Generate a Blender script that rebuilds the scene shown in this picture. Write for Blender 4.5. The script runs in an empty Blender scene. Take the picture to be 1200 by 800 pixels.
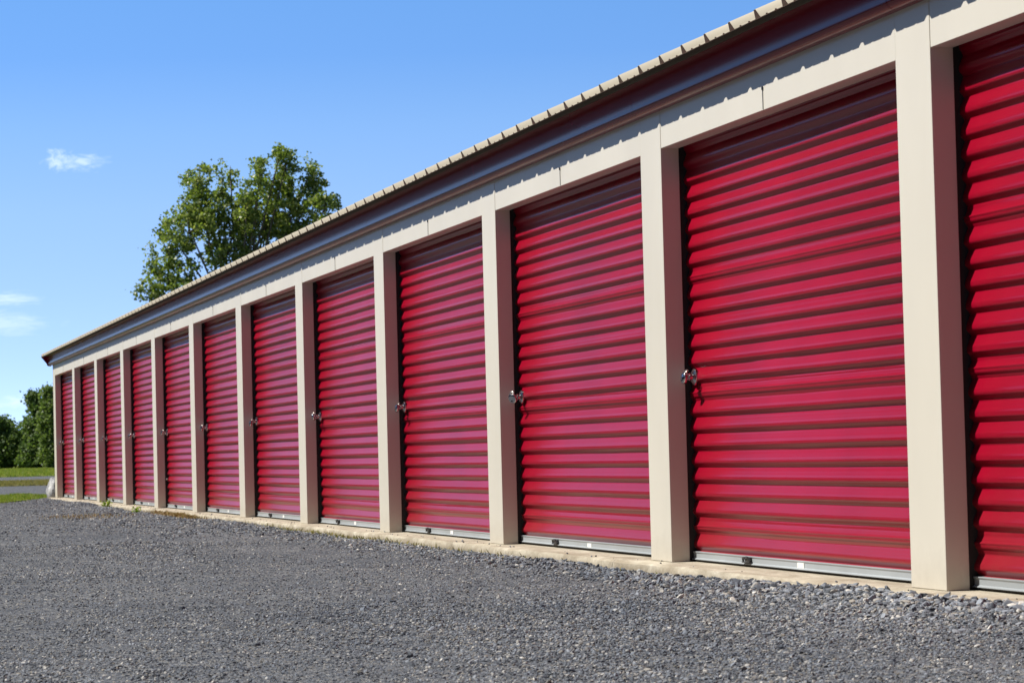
import bpy, bmesh, math, random
import numpy as np
from mathutils import Vector, Matrix, noise
R = math.radians
random.seed(7); RNG = np.random.default_rng(11)
scene = bpy.context.scene
col = scene.collection

# ------------------------------------------------------------------ camera
cam_data = bpy.data.cameras.new("camera")
cam_data.sensor_width = 36.0
cam_data.lens = 3412.57 / 1200 * 36.0
cam_data.clip_start = 0.1
cam_data.clip_end = 6000
cam = bpy.data.objects.new("camera", cam_data); col.objects.link(cam)
M3 = Matrix(((0.23695416, 0.0429771, 0.97056978), (0.97118152, 0.01592266, -0.23780857), (-0.02567437, 0.99894917, -0.03796562)))
cam.matrix_world = Matrix.Translation((10.1054, -4.1055, 0.5541)) @ M3.to_4x4()
cam_data.dof.use_dof = True
cam_data.dof.focus_distance = 15.5
cam_data.dof.aperture_fstop = 14
scene.camera = cam
CAMX, CAMY, CAMZ = 10.1054, -4.1055, 0.5541

# ------------------------------------------------------------------ light
SUN = Vector((-0.29, -1.0, 1.30)).normalized()
sun_el = math.asin(SUN.z); sun_az = math.atan2(SUN.x, SUN.y)
world = bpy.data.worlds.new("World"); scene.world = world; world.use_nodes = True
wt = world.node_tree; wt.nodes.clear()
def wn(t): return wt.nodes.new(t)
def wl(a, b): wt.links.new(a, b)
tc = wn('ShaderNodeTexCoord'); sep = wn('ShaderNodeSeparateXYZ'); wl(tc.outputs['Generated'], sep.inputs[0])
mz = wn('ShaderNodeMath'); mz.operation = 'MULTIPLY_ADD'; wl(sep.outputs['Z'], mz.inputs[0]); mz.inputs[1].default_value = 5.5; mz.inputs[2].default_value = 0.15
cmb = wn('ShaderNodeCombineXYZ'); wl(sep.outputs['X'], cmb.inputs[0]); wl(sep.outputs['Y'], cmb.inputs[1]); wl(mz.outputs[0], cmb.inputs[2])
nrm = wn('ShaderNodeVectorMath'); nrm.operation = 'NORMALIZE'; wl(cmb.outputs[0], nrm.inputs[0])
sky = wn('ShaderNodeTexSky'); sky.sky_type = 'NISHITA'; sky.sun_disc = False
sky.sun_elevation = sun_el; sky.sun_rotation = sun_az
sky.air_density = 1.0; sky.dust_density = 0.1; sky.ozone_density = 1.8; sky.altitude = 0
wl(nrm.outputs[0], sky.inputs[0])
# a few thin fair-weather clouds low in the north-west, fixed in world directions
def cloud_mask(direction, wu, wv, seed, soft, amount):
    """direction: unit vector to the cloud; wu, wv: angular half sizes"""
    d = Vector(direction).normalized(); u = Vector((d.y, -d.x, 0)).normalized(); v = u.cross(d)
    if v.z < 0: v = -v
    outs = []
    for ax, w in ((u, wu), (v, wv)):
        dp = wn('ShaderNodeVectorMath'); dp.operation = 'DOT_PRODUCT'; wl(tc.outputs['Generated'], dp.inputs[0]); dp.inputs[1].default_value = ax
        m = wn('ShaderNodeMath'); m.operation = 'DIVIDE'; wl(dp.outputs['Value'], m.inputs[0]); m.inputs[1].default_value = w
        outs.append(m)
    cb = wn('ShaderNodeCombineXYZ'); wl(outs[0].outputs[0], cb.inputs[0]); wl(outs[1].outputs[0], cb.inputs[1]); cb.inputs[2].default_value = seed
    nz = wn('ShaderNodeTexNoise'); wl(cb.outputs[0], nz.inputs['Vector']); nz.inputs['Scale'].default_value = 1.6; nz.inputs['Detail'].default_value = 7; nz.inputs['Roughness'].default_value = .58; nz.inputs['Distortion'].default_value = .5
    cb2 = wn('ShaderNodeCombineXYZ'); wl(outs[0].outputs[0], cb2.inputs[0]); wl(outs[1].outputs[0], cb2.inputs[1])
    ln = wn('ShaderNodeVectorMath'); ln.operation = 'LENGTH'; wl(cb2.outputs[0], ln.inputs[0])
    s = wn('ShaderNodeMath'); s.operation = 'MULTIPLY_ADD'; wl(ln.outputs['Value'], s.inputs[0]); s.inputs[1].default_value = -soft; wl(nz.outputs['Fac'], s.inputs[2])
    mr = wn('ShaderNodeMapRange'); wl(s.outputs[0], mr.inputs['Value']); mr.inputs['From Min'].default_value = .04; mr.inputs['From Max'].default_value = .60; mr.inputs['To Max'].default_value = amount; mr.interpolation_type = 'SMOOTHSTEP'
    # front hemisphere only
    fr = wn('ShaderNodeVectorMath'); fr.operation = 'DOT_PRODUCT'; wl(tc.outputs['Generated'], fr.inputs[0]); fr.inputs[1].default_value = d
    g = wn('ShaderNodeMath'); g.operation = 'GREATER_THAN'; wl(fr.outputs['Value'], g.inputs[0]); g.inputs[1].default_value = 0.5
    o = wn('ShaderNodeMath'); o.operation = 'MULTIPLY'; wl(mr.outputs[0], o.inputs[0]); wl(g.outputs[0], o.inputs[1])
    return o
def pix_dir(x, y):
    d = M3 @ Vector(((x - 600), (400 - y), -3412.57)); return d.normalized()
tint = wn('ShaderNodeValToRGB'); wl(sep.outputs['Z'], tint.inputs[0]); te = tint.color_ramp.elements
te[0].position = 0.0; te[0].color = (1.02, .90, .93, 1); te[1].position = .18; te[1].color = (.51, .765, .90, 1)
for p_, c_ in ((.085, (.93, .955, .95, 1)), (.112, (.79, .91, .94, 1)), (.137, (.59, .80, .93, 1))):
    e_ = te.new(p_); e_.color = c_
tm = wn('ShaderNodeMixRGB'); tm.blend_type = 'MULTIPLY'; tm.inputs[0].default_value = 1; wl(sky.outputs[0], tm.inputs[1]); wl(tint.outputs[0], tm.inputs[2])
cur = tm.outputs[0]
for (px, py, wu, wv, seed, soft, amt) in ((66, 188, .0040, .0036, 3.1, .36, .55), (98, 190, .0085, .0032, 8.3, .38, .5),
                                          (5, 351, .0150, .0022, 5.7, .36, .42), (2, 380, .0170, .0045, 1.9, .36, .36), (18, 471, .0060, .0022, 2.4, .36, .4),
                                          (-300, 300, .05, .012, 7.7, .4, .6)):
    mk = cloud_mask(pix_dir(px, py), wu, wv, seed, soft, amt)
    mx = wn('ShaderNodeMixRGB'); wl(mk.outputs[0], mx.inputs['Fac']); wl(cur, mx.inputs['Color1']); mx.inputs['Color2'].default_value = (3.5, 4.0, 4.4, 1)
    cur = mx.outputs[0]
# the air is brighter low over the horizon than overhead
gain = wn('ShaderNodeMapRange'); wl(sep.outputs['Z'], gain.inputs['Value']); gain.interpolation_type = 'SMOOTHSTEP'
gain.inputs['From Min'].default_value = .175; gain.inputs['From Max'].default_value = .30; gain.inputs['To Min'].default_value = 2.3; gain.inputs['To Max'].default_value = .38
gm_ = wn('ShaderNodeVectorMath'); gm_.operation = 'SCALE'; wl(cur, gm_.inputs[0]); wl(gain.outputs[0], gm_.inputs['Scale']); cur = gm_.outputs[0]
bg = wn('ShaderNodeBackground'); bg.inputs['Strength'].default_value = 0.10; wl(cur, bg.inputs['Color'])
wo = wn('ShaderNodeOutputWorld'); wl(bg.outputs[0], wo.inputs['Surface'])
sl = bpy.data.lights.new("sun", 'SUN'); sl.energy = 5.0; sl.angle = R(0.53); sl.color = (1.0, 0.955, 0.88)
so = bpy.data.objects.new("sun", sl); col.objects.link(so); so.rotation_euler = SUN.to_track_quat('Z', 'Y').to_euler(); so.location = (0, -20, 30)
vs = scene.view_settings; vs.view_transform = 'Standard'; vs.look = 'None'; vs.exposure = 0.43; vs.gamma = 1.0; vs.use_curve_mapping = False

# ------------------------------------------------------------------ materials
def mat(name, base=(.5, .5, .5), rough=.5, metal=0.0, spec=.5):
    m = bpy.data.materials.new(name); m.use_nodes = True
    b = m.node_tree.nodes['Principled BSDF']
    b.inputs['Base Color'].default_value = (*base, 1); b.inputs['Roughness'].default_value = rough
    b.inputs['Metallic'].default_value = metal; b.inputs['Specular IOR Level'].default_value = spec
    m.diffuse_color = (*base, 1)
    return m, m.node_tree, b
def ramp(nt, src, stops, interp='LINEAR'):
    r = nt.nodes.new('ShaderNodeValToRGB'); r.color_ramp.interpolation = interp
    el = r.color_ramp.elements
    while len(el) < len(stops): el.new(.5)
    for e, (p, c) in zip(el, stops):
        e.position = p; e.color = (*c, 1) if len(c) == 3 else c
    nt.links.new(src, r.inputs[0]); return r
def noise_node(nt, scale, detail=4, rough=.55, vec=None, dist=0):
    n = nt.nodes.new('ShaderNodeTexNoise'); n.inputs['Scale'].default_value = scale; n.inputs['Detail'].default_value = detail; n.inputs['Roughness'].default_value = rough; n.inputs['Distortion'].default_value = dist
    if vec is not None: nt.links.new(vec, n.inputs['Vector'])
    return n
def pos(nt, scale=(1, 1, 1)):
    g = nt.nodes.new('ShaderNodeNewGeometry'); mp = nt.nodes.new('ShaderNodeMapping'); mp.inputs['Scale'].default_value = scale
    nt.links.new(g.outputs['Position'], mp.inputs['Vector']); return mp.outputs[0]
def bump(nt, b, src, strength, dist=.01):
    bp = nt.nodes.new('ShaderNodeBump'); bp.inputs['Strength'].default_value = strength; bp.inputs['Distance'].default_value = dist
    nt.links.new(src, bp.inputs['Height']); nt.links.new(bp.outputs[0], b.inputs['Normal']); return bp
def mixc(nt, fac, a, b_, mode='MIX'):
    m = nt.nodes.new('ShaderNodeMixRGB'); m.blend_type = mode
    for s, i in ((fac, 0), (a, 1), (b_, 2)):
        if hasattr(s, 'links'): nt.links.new(s, m.inputs[i])
        elif isinstance(s, (int, float)): m.inputs[i].default_value = s
        else: m.inputs[i].default_value = (*s, 1)
    return m.outputs[0]

def painted(name, base, rough, bscale=3.0, bstr=.05, var=.06, spec=.5, streak=True):
    m, nt, b = mat(name, base, rough, 0, spec)
    n1 = noise_node(nt, 1.0, 4, .6, pos(nt, (1.2, 1.2, .5)))
    dk = tuple(c * (1 - 1.6 * var) for c in base); lt = tuple(min(1, c * (1 + var)) for c in base)
    r = ramp(nt, n1.outputs['Fac'], [(.3, dk), (.7, lt)])
    nt.links.new(r.outputs[0], b.inputs['Base Color'])
    n2 = noise_node(nt, bscale, 2, .5, pos(nt))
    if bstr: bump(nt, b, n2.outputs['Fac'], bstr, .02)
    return m
M_CREAM = painted('cream_painted_steel', (.665, .625, .535), .38, 2.2, .06, .035)
# dust splashed on the foot of the posts
def add_foot_dirt(m, colr, z0=.0, z1=.22, amt=.55):
    nt = m.node_tree; b = nt.nodes['Principled BSDF']
    src = b.inputs['Base Color'].links[0].from_socket
    g = nt.nodes.new('ShaderNodeNewGeometry'); sp = nt.nodes.new('ShaderNodeSeparateXYZ'); nt.links.new(g.outputs['Position'], sp.inputs[0])
    n = noise_node(nt, 14, 6, .65, g.outputs['Position'])
    ad = nt.nodes.new('ShaderNodeMath'); ad.operation = 'MULTIPLY_ADD'; nt.links.new(n.outputs['Fac'], ad.inputs[0]); ad.inputs[1].default_value = -.22; nt.links.new(sp.outputs['Z'], ad.inputs[2])
    mr = nt.nodes.new('ShaderNodeMapRange'); nt.links.new(ad.outputs[0], mr.inputs['Value']); mr.inputs['From Min'].default_value = z0 - .11; mr.inputs['From Max'].default_value = z1 - .11; mr.inputs['To Min'].default_value = amt; mr.inputs['To Max'].default_value = 0
    nt.links.new(mixc(nt, mr.outputs[0], src, colr), b.inputs['Base Color'])
add_foot_dirt(M_CREAM, (.36, .32, .26), 0, .16, .35)
M_ROOF = painted('tan_roof_steel', (.42, .38, .30), .38, 2, .04, .05)
M_FASCIA = painted('maroon_trim_steel', (.15, .0055, .016), .20, 1.2, 0, .05, .12)
M_DOOR = painted('red_door_steel', (.290, .0022, .018), .28, 1.5, 0, .09, .24)
add_foot_dirt(M_DOOR, (.22, .05, .045), 0, .40, .28)
M_BAR = painted('galvanised_bar', (.34, .37, .39), .42, 6, .05, .12)
M_SEAL, _, _ = mat('rubber_seal', (.035, .03, .026), .8)
M_DARK, _, _ = mat('dark_steel_guide', (.02, .02, .02), .6)
M_CLOSURE, _, _ = mat('closure_strip', (.10, .085, .06), .8)
M_STICK, _, _ = mat('white_sticker', (.80, .80, .78), .5)
M_BLACK, _, _ = mat('black_plastic', (.03, .03, .032), .45)
M_CHROME, ntc, bc = mat('chrome_plate', (.52, .52, .54), .16, 1.0)
nn = noise_node(ntc, 60, 3, .6, pos(ntc)); rr = ramp(ntc, nn.outputs['Fac'], [(.3, (.10,) * 3), (.7, (.26,) * 3)]); ntc.links.new(rr.outputs[0], bc.inputs['Roughness'])
M_LEVER, _, _ = mat('zinc_lever', (.62, .60, .56), .32, 1.0)
# concrete
M_CONC, nt, b = mat('concrete_slab', (.5, .46, .38), .9, 0, .2)
n1 = noise_node(nt, 5, 8, .7, pos(nt)); r1 = ramp(nt, n1.outputs['Fac'], [(.25, (.36, .315, .24)), (.55, (.52, .475, .38)), (.8, (.60, .56, .47))])
g = nt.nodes.new('ShaderNodeNewGeometry'); sp = nt.nodes.new('ShaderNodeSeparateXYZ'); nt.links.new(g.outputs['Position'], sp.inputs[0])
n2 = noise_node(nt, 22, 6, .7, pos(nt)); ma = nt.nodes.new('ShaderNodeMath'); ma.operation = 'MULTIPLY_ADD'; nt.links.new(n2.outputs['Fac'], ma.inputs[0]); ma.inputs[1].default_value = -.07; nt.links.new(sp.outputs['Z'], ma.inputs[2])
mr = nt.nodes.new('ShaderNodeMapRange'); nt.links.new(ma.outputs[0], mr.inputs['Value']); mr.inputs['From Min'].default_value = -.095; mr.inputs['From Max'].default_value = -.050; mr.inputs['To Min'].default_value = .8; mr.inputs['To Max'].default_value = 0
ns = noise_node(nt, 2.2, 9, .72, pos(nt, (1, 3, 3)), .6); rs_ = ramp(nt, ns.outputs['Fac'], [(.40, (0, 0, 0)), (.62, (.75, .75, .75))])
st = mixc(nt, rs_.outputs[0], r1.outputs[0], (.26, .215, .155))
nt.links.new(mixc(nt, mr.outputs[0], st, (.15, .125, .09)), b.inputs['Base Color'])
n3 = noise_node(nt, 90, 6, .7, pos(nt)); bump(nt, b, n3.outputs['Fac'], .7, .006)

# ------------------------------------------------------------------ mesh helpers
def add_box(bm, x0, x1, y0, y1, z0, z1, bev=0):
    vs_ = [bm.verts.new((x, y, z)) for x in (x0, x1) for y in (y0, y1) for z in (z0, z1)]
    F = [(0, 1, 3, 2), (4, 6, 7, 5), (0, 4, 5, 1), (2, 3, 7, 6), (0, 2, 6, 4), (1, 5, 7, 3)]
    fs = [bm.faces.new([vs_[i] for i in f]) for f in F]
    if bev:
        es = list({e for f in fs for e in f.edges})
        bmesh.ops.bevel(bm, geom=es, offset=bev, segments=2, affect='EDGES', profile=.5)
    return fs
def extrude_profile(bm, pts, x0, x1, closed=True, caps=True, nx=1):
    """pts: list of (y,z); extruded along X"""
    rows = []
    for i in range(nx + 1):
        x = x0 + (x1 - x0) * i / nx
        rows.append([bm.verts.new((x, y, z)) for y, z in pts])
    n = len(pts)
    for a, c in zip(rows[:-1], rows[1:]):
        for j in range(n if closed else n - 1):
            k = (j + 1) % n; bm.faces.new((a[j], a[k], c[k], c[j]))
    if closed and caps:
        bm.faces.new(rows[0]); bm.faces.new(rows[-1][::-1])
def add_lathe(bm, prof, seg=24, mtx=None):
    """prof: (r, h) along local Z"""
    rings = []
    for r_, h in prof:
        if r_ < 1e-6: rings.append([bm.verts.new((0, 0, h))])
        else: rings.append([bm.verts.new((r_ * math.cos(2 * math.pi * k / seg), r_ * math.sin(2 * math.pi * k / seg), h)) for k in range(seg)])
    for a, c in zip(rings[:-1], rings[1:]):
        for k in range(seg):
            l = (k + 1) % seg
            if len(a) == 1 and len(c) == 1: continue
            if len(a) == 1: bm.faces.new((a[0], c[k], c[l]))
            elif len(c) == 1: bm.faces.new((a[k], a[l], c[0]))
            else: bm.faces.new((a[k], a[l], c[l], c[k]))
    if mtx is not None: bmesh.ops.transform(bm, matrix=mtx, verts=[v for r__ in rings for v in r__])
def add_tube(bm, path, rad, seg=10):
    pts = [Vector(p) for p in path]; rings = []
    for i, p in enumerate(pts):
        t = (pts[min(i + 1, len(pts) - 1)] - pts[max(i - 1, 0)]).normalized()
        a = t.orthogonal().normalized(); b_ = t.cross(a)
        if rings:
            pa = (rings[-1][0].co - pts[i - 1]); pa = (pa - t * pa.dot(t)).normalized(); a = pa; b_ = t.cross(a)
        r_ = rad[i] if hasattr(rad, '__len__') else rad
        rings.append([bm.verts.new(p + (a * math.cos(2 * math.pi * k / seg) + b_ * math.sin(2 * math.pi * k / seg)) * r_) for k in range(seg)])
    for a, c in zip(rings[:-1], rings[1:]):
        for k in range(seg): bm.faces.new((a[k], a[(k + 1) % seg], c[(k + 1) % seg], c[k]))
    bm.faces.new(rings[0][::-1]); bm.faces.new(rings[-1])
def obj(name, bm, m, parent=None, smooth=False, angle=None):
    me = bpy.data.meshes.new(name); bmesh.ops.recalc_face_normals(bm, faces=bm.faces[:]); bm.to_mesh(me); bm.free()
    me.materials.append(m)
    o = bpy.data.objects.new(name, me); col.objects.link(o)
    if smooth:
        me.polygons.foreach_set('use_smooth', [True] * len(me.polygons))
        if angle: me.set_sharp_from_angle(angle=angle)
    if parent: o.parent = parent
    return o
def np_mesh(name, V, F, m, parent=None, smooth=False):
    """V (n,3), F (m,k) uniform polygons"""
    me = bpy.data.meshes.new(name); V = np.asarray(V, np.float32); F = np.asarray(F, np.int32)
    me.vertices.add(len(V)); me.vertices.foreach_set('co', V.ravel())
    k = F.shape[1]; me.loops.add(F.size); me.loops.foreach_set('vertex_index', F.ravel())
    me.polygons.add(len(F)); me.polygons.foreach_set('loop_start', np.arange(0, F.size, k, dtype=np.int32)); me.polygons.foreach_set('loop_total', np.full(len(F), k, np.int32))
    me.update(calc_edges=True); me.materials.append(m)
    if smooth: me.polygons.foreach_set('use_smooth', np.ones(len(F), bool))
    o = bpy.data.objects.new(name, me); col.objects.link(o)
    if parent: o.parent = parent
    return o
def tag(o, label=None, cat=None, group=None, kind=None):
    if label: o['label'] = label
    if cat: o['category'] = cat
    if group: o['group'] = group
    if kind: o['kind'] = kind
    return o
def empty(name, loc=(0, 0, 0)):
    o = bpy.data.objects.new(name, None); col.objects.link(o); o.location = loc; o.empty_display_size = .2; return o

# ------------------------------------------------------------------ ground heights
S = 3.5; W = .3518; H = 2.0172; T = .0925
XEND = -11 * S - W; XR = 2 * S          # far end, near end of the building
def sstep(a, b, x):
    t = np.clip((x - a) / (b - a), 0, 1); return t * t * (3 - 2 * t)
def vnoise(x, y, seed=0):
    """cheap smooth value noise, numpy"""
    xi = np.floor(x).astype(np.int64); yi = np.floor(y).astype(np.int64); fx = x - xi; fy = y - yi
    fx = fx * fx * (3 - 2 * fx); fy = fy * fy * (3 - 2 * fy)
    def h(i, j):
        n = (i * 374761393 + j * 668265263 + seed * 1442695041) & 0x7fffffff
        n = ((n ^ (n >> 13)) * 1274126177) & 0x7fffffff
        return ((n ^ (n >> 16)) & 0xffff) / 65535.0
    return (h(xi, yi) * (1 - fx) + h(xi + 1, yi) * fx) * (1 - fy) + (h(xi, yi + 1) * (1 - fx) + h(xi + 1, yi + 1) * fx) * fy
def ground_z(x, y):
    x = np.asarray(x, float); y = np.asarray(y, float)
    z = -.052 + 0 * x
    n = (vnoise(x * .8, y * .8, 1) - .5) * .022 + (vnoise(x * 2.3, y * 2.3, 2) - .5) * .012 + (vnoise(x * 7, y * 7, 3) - .5) * .008
    near = 1 - sstep(50, 90, np.abs(x - 5))
    z = z + n * near
    heap = np.exp(-((y + .14) / .28) ** 2)
    amp = .006 + .038 * sstep(-3.6, -.4, x) + .006 * (vnoise(x * 1.3, y * 0, 5) - .3) + .026 * (1 - sstep(-34, -26, x)) * sstep(-60, -44, x)
    z = z + heap * amp
    z = z + .36 * sstep(130, 290, -x) + 5 * sstep(320, 2500, -x) * 0
    return z

# ------------------------------------------------------------------ ground
M_GRAVEL, nt, b = mat('gravel_ground', (.13, .13, .14), .95, 0, .2)
P = pos(nt)
v1 = nt.nodes.new('ShaderNodeTexVoronoi'); nt.links.new(P, v1.inputs['Vector']); v1.inputs['Scale'].default_value = 70; v1.inputs['Randomness'].default_value = 1
v2 = nt.nodes.new('ShaderNodeTexVoronoi'); nt.links.new(P, v2.inputs['Vector']); v2.inputs['Scale'].default_value = 160
n1 = noise_node(nt, .9, 5, .6, P); n2 = noise_node(nt, 7, 4, .6, P)
sc = nt.nodes.new('ShaderNodeSeparateColor'); nt.links.new(v1.outputs['Color'], sc.inputs[0])
rA = ramp(nt, sc.outputs[0], [(0, (.056, .060, .068)), (.35, (.110, .118, .133)), (.7, (.165, .172, .188)), (.93, (.20, .19, .175)), (1, (.34, .33, .31))])
rB = ramp(nt, n1.outputs['Fac'], [(.35, (.78, .82, .88)), (.65, (1.10, 1.12, 1.14))])
c1 = mixc(nt, 1.0, rA.outputs[0], rB.outputs[0], 'MULTIPLY')
nt.links.new(c1, b.inputs['Base Color'])
ad = nt.nodes.new('ShaderNodeMath'); ad.operation = 'ADD'; nt.links.new(v1.outputs['Distance'], ad.inputs[0]); m5 = nt.nodes.new('ShaderNodeMath'); m5.operation = 'MULTIPLY'; nt.links.new(v2.outputs['Distance'], m5.inputs[0]); m5.inputs[1].default_value = .5; nt.links.new(m5.outputs[0], ad.inputs[1])
inv = nt.nodes.new('ShaderNodeMath'); inv.operation = 'SUBTRACT'; inv.inputs[0].default_value = 1; nt.links.new(ad.outputs[0], inv.inputs[1])
bump(nt, b, inv.outputs[0], .9, .012)

def sheet(name, xs, ys, m, zoff=0, warp=None, zfun=ground_z):
    X, Y = np.meshgrid(xs, ys, indexing='ij')
    if warp: X, Y = warp(X, Y)
    Z = zfun(X, Y) + zoff
    V = np.stack([X.ravel(), Y.ravel(), Z.ravel()], 1)
    nx, ny = len(xs), len(ys); I = np.arange(nx * ny).reshape(nx, ny)
    F = np.stack([I[:-1, :-1].ravel(), I[1:, :-1].ravel(), I[1:, 1:].ravel(), I[:-1, 1:].ravel()], 1)
    return np_mesh(name, V, F, m, smooth=True)
xs = np.concatenate([[-3000, -1500, -800, -500, -400], np.arange(-340, -60, 10), np.arange(-60, -14, .25), np.arange(-14, 11, .09), np.arange(11, 30, 1.5), [40, 80, 200, 600, 1500, 3000]])
ys = np.concatenate([[-3000, -1200, -500, -200, -80, -40, -20, -14, -10], np.arange(-8, -2, .16), np.arange(-2, .0, .07), [.0, .05, .3, 1, 3, 6, 8, 10, 14, 20, 30, 50, 90, 200, 500, 1200, 3000]])
tag(sheet('ground', xs, ys, M_GRAVEL), kind='structure')

# grass sheets (structure) 
def grass_mat(name, stops, sc=.6):
    m, nt, b = mat(name, stops[0][1], .9, 0, .15)
    n1 = noise_node(nt, sc, 6, .65, pos(nt)); r = ramp(nt, n1.outputs['Fac'], stops); n2 = noise_node(nt, 25, 4, .7, pos(nt, (1, 1, 1)))
    r2 = ramp(nt, n2.outputs['Fac'], [(.3, (.6, .6, .6)), (.7, (1.25, 1.25, 1.25))])
    nt.links.new(mixc(nt, 1, r.outputs[0], r2.outputs[0], 'MULTIPLY'), b.inputs['Base Color']); bump(nt, b, n2.outputs['Fac'], 1, .05); return m
M_G1 = grass_mat('verge_grass', [(.3, (.19, .21, .035)), (.5, (.17, .25, .03)), (.7, (.29, .28, .09))])
M_G2 = grass_mat('dry_verge_grass', [(.3, (.19, .19, .06)), (.5, (.24, .22, .09)), (.7, (.14, .18, .05))], .3)
M_G3 = grass_mat('field_grass', [(.3, (.19, .25, .035)), (.55, (.25, .31, .055)), (.75, (.33, .33, .11))], .05)
def edge_warp(x0, x1, slant=None):
    def f(X, Y):
        t = (X - x0) / (x1 - x0)      # 0 far edge, 1 near edge
        n = (vnoise(Y * .9 + 3, Y * 0, 9) - .5) * 1.4 + (vnoise(Y * 4, Y * 0, 4) - .5) * .5
        X = X + np.where(t > .999, n, 0) + np.where(t < .001, (vnoise(Y * .7, Y * 0, 12) - .5) * 2.0, 0)
        if slant is not None: X = X + np.clip(t * 1.2 - .2, 0, 1) * slant(Y)
        return X, Y
    return f
yv = np.concatenate([np.linspace(-400, -42, 30), np.arange(-40, 40, .4), np.linspace(42, 400, 30)])
gs = sheet('grass_verge', np.linspace(-46.2, -39.9, 12), yv, M_G1, .012, edge_warp(-46.2, -39.9, lambda Y: np.clip(-Y, 0, 1.2) * 1.9)); tag(gs, kind='structure')
gs2 = sheet('grass_strip', np.linspace(-98, -74.5, 16), yv, M_G2, .012, edge_warp(-98, -74.5)); tag(gs2, kind='structure')
gs3 = sheet('grass_field', np.concatenate([[-2500, -1000, -500], np.linspace(-400, -139, 50)]), np.concatenate([np.linspace(-1500, -110, 15), np.linspace(-100, 100, 100), np.linspace(110, 1500, 15)]), M_G3, .02, None); tag(gs3, kind='structure')

# ------------------------------------------------------------------ the building
bld = empty('storage_building', (0, 0, 0))
tag(bld, 'long cream self storage building with a row of red roll-up doors and a maroon eave', 'storage building')
# slab
bm = bmesh.new()
xq = np.arange(XEND - .05, XR + .05, .25)
for a in range(13 + 1):
    x0 = XEND - .05 if a == 0 else -(12 - a) * S - .55 - .35 + .7 * ((a * 37) % 5) / 5
    x1 = XR if a == 13 else -(12 - a - 1) * S - .55 - .35 + .7 * (((a + 1) * 37) % 5) / 5
    x1 = min(x1, XR)
    if x1 - x0 < .3: continue
    n = max(2, int((x1 - x0) / .12)); rows = []
    for i in range(n + 1):
        x = x0 + .003 + (x1 - x0 - .006) * i / n
        w1 = (float(vnoise(np.array(x * 2.1), np.array(0.), 21)) - .5) * .018; w2 = (float(vnoise(np.array(x * 7.), np.array(0.), 22)) - .5) * .010; w3 = (float(vnoise(np.array(x * 5.), np.array(0.), 23)) - .5) * .014
        rows.append([bm.verts.new(p) for p in ((x, .6, 0), (x, -.05, 0), (x, -.112 + w1 + w3, -.001 - abs(w3) * .3), (x, -.122 + w1 + w2, -.010 - abs(w2)), (x, -.130 + w1 + w2, -.05), (x, -.14, -.2), (x, .6, -.2))])
    for r0, r1 in zip(rows[:-1], rows[1:]):
        for j in range(7): bm.faces.new((r0[j], r0[(j + 1) % 7], r1[(j + 1) % 7], r1[j]))
    bm.faces.new(rows[0]); bm.faces.new(rows[-1][::-1])
obj('foundation_slab', bm, M_CONC, bld, True, R(35))
FZ = 2.30   # top of wall at the front
# posts and headers
for i in range(-1, 13):
    xr = -(i - 1) * S
    bm = bmesh.new(); add_box(bm, xr - W, xr, 0, T, .0015, FZ, .0025)
    # faint vertical crease lines of the folded trim
    obj('post', bm, M_CREAM, bld)
for i in range(0, 13):
    x0 = -(i - 1) * S; x1 = -(i - 2) * S - W; xm = x0 + 1.565
    bm = bmesh.new()
    add_box(bm, x0 + .003, x1 - .003, .0015, T - .001, H, FZ, .002)
    hd = obj('header_panel', bm, M_CREAM, bld)
    bm = bmesh.new(); add_box(bm, xm - .0022, xm + .0022, -.0012, .0005, H + .003, H + .088)
    add_box(bm, xm - .008, xm + .008, -.004, .0005, H + .088, H + .104, .002)
    obj('trim_joint', bm, M_BLACK, hd)
# guides behind posts (dark)
for i in range(-1, 13):
    xr = -(i - 1) * S
    bm = bmesh.new(); add_box(bm, xr - W + .02, xr - .02, T + .0015, .20, .0, FZ)
    obj('door_guide', bm, M_DARK, bld)

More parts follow.
